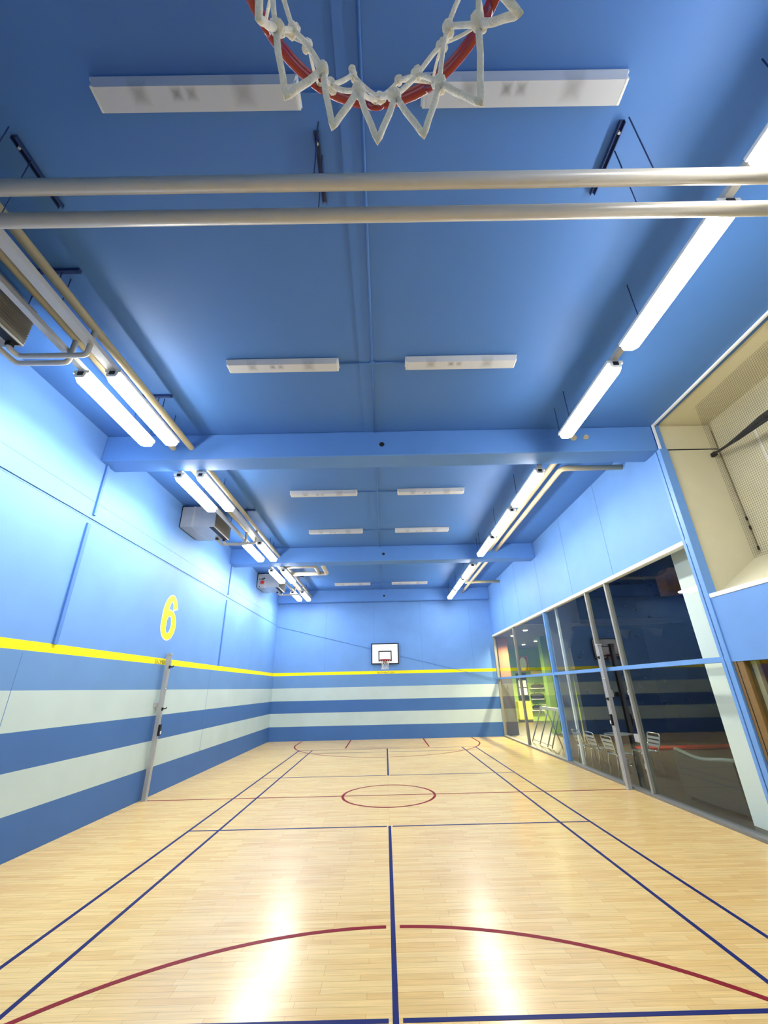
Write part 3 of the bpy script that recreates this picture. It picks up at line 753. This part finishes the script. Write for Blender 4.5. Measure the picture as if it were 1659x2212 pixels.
for x, z in HOLDS:
    c = x - 7.1; yy = 0 if c < 2.85 else -(c - 2.85) * .4426 - z * .004
    s = rh.uniform(.05, .10)
    MB().ball((c, yy - .02, z), s, rh.uniform(.8, 1.4), .7, rh.uniform(.7, 1.1), 2, .15).build('climbing_hold', M['hold'], cw)
tag(MB().box((7.9, 4.9, 0), (12.9, 5.40, .06), .01).build('floor_mat', M['red_mat']), 'long red mat on the floor before the climbing wall', 'mat')
# pillars
struct(MB().box((5.25, -3.28, 0), (5.72, -2.36, 7.1)).build('pillar', M['far_white']), 'white pillar behind the glass by the corner post')
struct(MB().prism([(5.30, 0), (5.72, 0), (5.74, 2.1), (5.72, 2.9), (5.98, 3.45), (6.06, 4.4), (6.06, 7.1), (5.30, 7.1)], 'y', 4.0, 4.45).build('pillar', M['far_grey']), 'pale grey pillar with a flared top')
# aluminium bistro chairs
def chair(loc, rz, label):
    t = thing('bistro_chair', loc, label, 'chair', 'aluminium chairs behind the glass', rz)   # local: sitter faces +y
    r = .015
    for s in (-1, 1):
        MB().tube([(s * .20, .22, .0), (s * .20, .20, .42), (s * .20, .15, .445)], r, 8, bend=.03).build('leg', M['chrome'], t)
        MB().tube([(s * .21, -.24, .0), (s * .20, -.20, .42), (s * .20, -.16, .445)], r, 8, bend=.03).build('leg', M['chrome'], t)
    MB().tube([(-.20, -.19, .44), (-.20, .20, .44), (.20, .20, .44), (.20, -.19, .44)], r, 8, closed=True).build('seat_frame', M['chrome'], t)
    MB().tube([(-.20, -.19, .44), (-.235, -.25, .62), (-.245, -.29, .80), (.245, -.29, .80), (.235, -.25, .62), (.20, -.19, .44)], r, 8, bend=.05).build('back_frame', M['chrome'], t)
    for i in range(4): MB().box((-.19, -.14 + i * .085, .445), (.19, -.075 + i * .085, .455), .003).build('seat_slat', M['alu'], t)
    for i, z in enumerate((.52, .60, .68)):
        y_ = -.215 - i * .025
        MB().box((-.225, y_ - .005, z), (.225, y_ + .005, z + .055), .003).build('back_slat', M['alu'], t)
    return t
chair((5.32, 2.80, 0), -PI / 2, 'aluminium slat chair nearest the blue mullion behind the glass')
chair((5.38, 2.18, 0), -PI / 2, 'aluminium slat chair in the middle of three with backs to the glass')
chair((5.36, 1.27, 0), -PI / 2, 'aluminium slat chair just behind the glass door post')
chair((6.12, 1.62, 0), PI / 2, 'aluminium slat chair facing the gym across the round table')
t = thing('bistro_table', (5.98, 2.45, 0), 'small round metal table among the aluminium chairs', 'table')
MB().tube([(0, 0, .70), (0, 0, .725)], .34, 32).build('tabletop', M['alu'], t)
MB().tube([(0, 0, .02), (0, 0, .70)], .025, 12).build('column', M['chrome'], t)
for a in range(4): MB().tube([(0, 0, .06), (.26 * math.cos(a * PI / 2 + .4), .26 * math.sin(a * PI / 2 + .4), .015)], .018, 8).build('foot', M['chrome'], t)
tag(MB().tube([(5.86, 2.38, .725), (5.86, 2.38, .80), (5.86, 2.38, .835)], [.028, .036, .03], 14).build('paper_cup', M['white']), 'small white cup on the round table behind the chairs', 'cup')
# sofa seen from behind
t = thing('tub_sofa', (5.62, -1.52, 0), 'low charcoal tub sofa turned with its back to the glass', 'sofa')
def bkprof(x0, x1, z0, z1): return [(x0, z0), (x1, z0), (x1, z1), (x0, z1)]
n_ = 14; vs = []; fs = []
for i in range(n_ + 1):
    u = i / n_; y_ = -.72 + 1.44 * u; dx = -.30 - .06 * math.sin(PI * u); zt = .73 + .03 * math.cos(2 * PI * u)
    vs += [(dx, y_, .08), (dx - .02, y_, zt), (dx + .10, y_, zt + .01), (dx + .16, y_, .08)]
for i in range(n_):
    k = 4 * i
    for j in range(4): fs.append((k + j, k + (j + 1) % 4, k + 4 + (j + 1) % 4, k + 4 + j))
fs += [(0, 1, 2, 3), (4 * n_, 4 * n_ + 1, 4 * n_ + 2, 4 * n_ + 3)]
MB().faces(vs, fs).build('backrest', M['sofa'], t)
MB().tube([(-.265 - .06 * math.sin(PI * i / n_), -.72 + 1.44 * i / n_, .745 + .03 * math.cos(2 * PI * i / n_)) for i in range(n_ + 1)], .035, 10).build('top_edge', M['sofa_trim'], t)
MB().box((-.25, -.62, .10), (.45, .62, .40), .04).build('seat', M['sofa'], t)
for s in (-1, 1): MB().box((-.28, s * .62, .08), (.45, s * .74, .60), .03).build('armrest', M['sofa'], t)
for sx in (-.22, .38):
    for sy in (-.62, .62): MB().box((sx - .03, sy - .03, 0), (sx + .03, sy + .03, .10)).build('leg', M['black'], t)
# trestle rack
t = thing('trestle_rack', (5.30, 5.4, 0), 'grey metal trestle rack with slanting legs behind the far glass', 'rack')
MB().box((-.03, -1.0, 1.16), (.16, .66, 1.24), .006).build('top_bar', M['steel'], t)
for y0, y1 in ((.62, 2.15), (-.05, 1.35), (-.70, .62), (-1.0, .22)):
    MB().tube([(0, y0, 1.18), (.03, y1, .03)], .022, 8).build('leg', M['alu'], t)
for y0 in (.5, -.9): MB().tube([(.12, y0, 1.18), (.55, y0 + .2, .0)], .02, 8).build('leg', M['alu'], t)
MB().tube([(.03, .15, .10), (.03, 2.1, .10)], .014, 8).build('foot_rail', M['alu'], t)
MB().tube([(.0, .55, 1.24), (.0, .45, 1.31), (.0, .1, 1.31), (.0, .0, 1.24)], .014, 8, bend=.05).build('handle', M['alu'], t)
# reception
struct(MB().box((XR + .0, YB + .2, 0), (XR + .12, 17.5, 4.0)).box((XR, 17.0, 0), (11, 17.2, 4.2)).box((10.9, 7.1, 0), (11.1, 17.2, 4.2)).build('wall_reception', M['green']), 'moss green walls of the reception')
struct(MB().box((XR + .12, 6.0, 3.97), (11.1, 17.2, 4.12)).build('ceiling_reception', M['far_ceil']))
struct(MB().box((XR + .12, 5.9, 3.97), (7.2, 6.0, 7.2)).build('trim_6', M['far_grey']), 'pale bulkhead over the reception')
op = struct(MB().box((5.15, 10.1, 0), (5.60, 10.5, 3.97)).build('pillar', M['orange']), 'orange pillar beside the end of the glass')
MB().box((5.14, 10.085, 0), (5.61, 10.1, 2.2), .004).build('lower_front', M['grey_brown'], op)  # grey-brown front over the lower part of the pillar
struct(MB().box((7.10, 10.0, 0), (7.38, 10.4, 3.97)).build('pillar', M['lime']), 'lime green pillar in the reception')
MB().tube([(5.36, 10.055, 1.78), (5.36, 10.055, 1.98)], .02, 8).box((5.345, 10.055, 1.80), (5.375, 10.088, 1.83)).box((5.345, 10.055, 1.93), (5.375, 10.088, 1.96)).build('pull_handle', M['dark'], op)
MB_c = thing('cabinet', (8.0, 16.6, 0), 'yellow cabinet against the green reception wall', 'cabinet')
MB().box((-.38, -.1, .12), (.36, .38, 1.06), .01).build('body', M['cab_yellow'], MB_c)
MB().box((-.36, -.118, .16), (-.02, -.1, 1.03), .004).build('door', M['cab_yellow'], MB_c)
MB().box((.02, -.118, .16), (.34, -.1, 1.03), .004).build('door', M['cab_yellow'], MB_c)
MB().box((-.36, -.06, 0), (.34, .36, .12)).build('plinth', M['dark'], MB_c)
nbd = thing('notice_board', (8.12, 16.9, 1.12), 'dark notice board with white sheets above the yellow cabinet', 'notice board')
MB().box((-.30, -.03, 0), (.30, .09, 1.46), .008).build('board', M['dark'], nbd)
for i, (x, z) in enumerate(((-.11, .28), (.13, .28), (-.11, .70), (.13, .70))):
    MB().box((x - .105, -.036, z), (x + .105, -.03, z + .36)).build('paper_sheet', M['paper'], nbd)
MB().box((-.02, -.036, 1.22), (.06, -.03, 1.34)).build('paper_sheet', M['paper'], nbd)
pf = thing('framed_panel', (8.36, 16.95, 2.66), 'tan square frame with a white oval, high on the green wall', 'frame')
MB().box((-.33, -.03, 0), (.33, .05, .90), .008).build('frame', M['tan'], pf)
ov = [(.0 + .20 * math.cos(a), .45 + .38 * math.sin(a)) for a in [2 * PI * i / 40 for i in range(40)]]
MB().box((-.27, -.034, .05), (.27, -.028, .85)).build('backing', M['brown'], pf)
MB().prism(ov, 'y', -.05, -.033).build('oval', M['white'], pf)
tag(MB().box((8.75, 16.93, 2.52), (9.6, 17.0, 2.70), .006).build('wall_sign', M['cab_yellow']), 'long orange-yellow board on the green wall beside the frame', 'sign')
for k_, (z, x0, x1, n) in enumerate(((1.73, 8.52, 9.40, 'top'), (1.15, 8.52, 9.25, 'middle'), (.56, 8.45, 9.15, 'bottom'))):
    t = thing('wall_shelf', ((x0 + x1) / 2, 16.85, z), 'thin white shelf on the green wall, %s one of three' % n, 'shelf', 'white shelves')
    MB().box(((x0 - x1) / 2, -.15, -.015), ((x1 - x0) / 2, .15, .015), .003).build('board', M['white'], t)
    for s in (-.3, .3): MB().prism([(.15, -.015), (-.1, -.015), (.15, -.15)], 'x', s - .01, s + .01).build('bracket', M['steel'], t)
def bag(x, z, w, h, label):
    t = thing('sports_bag', (x, 16.84, z), label, 'bag', 'bags on the shelves')
    n = 16; pr = []
    for i in range(n):
        a = 2 * PI * i / n
        pr.append((w * math.copysign(abs(math.cos(a)) ** .6, math.cos(a)), h * .5 + h * .5 * math.copysign(abs(math.sin(a)) ** .7, math.sin(a))))
    MB().prism(pr, 'y', -.12, .12, .02).build('body', M['bag'], t)
    MB().tube([(-w * .5, 0, h * .9), (-w * .25, 0, h * 1.35), (w * .25, 0, h * 1.35), (w * .5, 0, h * .9)], .014, 8, bend=.06).build('strap', M['bag'], t)
bag(8.98, 1.745, .36, .20, 'low black bag with a strap on the top shelf'); bag(8.90, 1.165, .38, .30, 'wide black bag with a strap on the middle shelf'); bag(8.80, .575, .26, .26, 'short black bag with a strap on the bottom shelf')
tag(MB().box((7.42, 9.99, .1), (7.62, 10.2, 1.95), .006).build('locker', M['teal']), 'dark teal locker beside the lime green pillar', 'locker')
for k_, (x, y, l) in enumerate(((5.64, 9.2, 'left one, in front of the orange pillar'), (5.60, 7.3, 'topmost in the photo, nearest the mullion'), (7.54, 11.8, 'right one, beside the lime pillar'), (7.48, 13.6, 'lowest one, above the framed oval'))):
    t = thing('downlight', (x, y, 3.97), 'warm round downlight in the reception ceiling, %s' % l, 'ceiling light', 'reception downlights')
    MB().tube([(0, 0, -.04), (0, 0, .0)], [.10, .11], 20).build('trim_ring', M['white'], t)
    MB().tube([(0, 0, -.055), (0, 0, -.041)], [.075, .085], 20).build('bulb', M['down'], t)
    ld = bpy.data.lights.new('downlight_beam', 'SPOT'); ld.energy = (800, 800, 2600, 4200)[k_]; ld.color = (1, .83, .52); ld.spot_size = 2.6; ld.spot_blend = .8; ld.shadow_soft_size = .06
    lo = bpy.data.objects.new('downlight_beam', ld); COL.objects.link(lo); lo.location = (x, y, 3.88)

# ------------------------------------------------------------------ camera
F, PITCH, YAW, ROLL = 885.09, .4058, .0058, .0225
cam = bpy.data.cameras.new('camera'); co = bpy.data.objects.new('camera', cam); COL.objects.link(co)
cam.sensor_fit = 'VERTICAL'; cam.sensor_height = 36; cam.lens = 36 * F / 2212
cam.clip_start = .02; cam.clip_end = 100
cy, sy, cp, sp = math.cos(YAW), math.sin(YAW), math.cos(PITCH), math.sin(PITCH)
fwd = Vector((sy * cp, cy * cp, sp)); right = Vector((cy, -sy, 0)); down = fwd.cross(right)
r2 = math.cos(ROLL) * right + math.sin(ROLL) * down; d2 = -math.sin(ROLL) * right + math.cos(ROLL) * down
mw = Matrix((( r2.x, -d2.x, -fwd.x, -.0242), (r2.y, -d2.y, -fwd.y, -9.5823), (r2.z, -d2.z, -fwd.z, 1.9303), (0, 0, 0, 1)))
co.matrix_world = mw
SC.camera = co

# ------------------------------------------------------------------ world and view
w = bpy.data.worlds.new('world'); SC.world = w; w.use_nodes = True
w.node_tree.nodes['Background'].inputs[0].default_value = (.02, .022, .03, 1)
w.node_tree.nodes['Background'].inputs[1].default_value = 0.3
SC.view_settings.view_transform = 'Standard'; SC.view_settings.look = 'None'
SC.view_settings.exposure = 0.0; SC.view_settings.gamma = 1.0; SC.view_settings.use_curve_mapping = False
SC.cycles.max_bounces = 12; SC.cycles.diffuse_bounces = 6; SC.cycles.transparent_max_bounces = 24
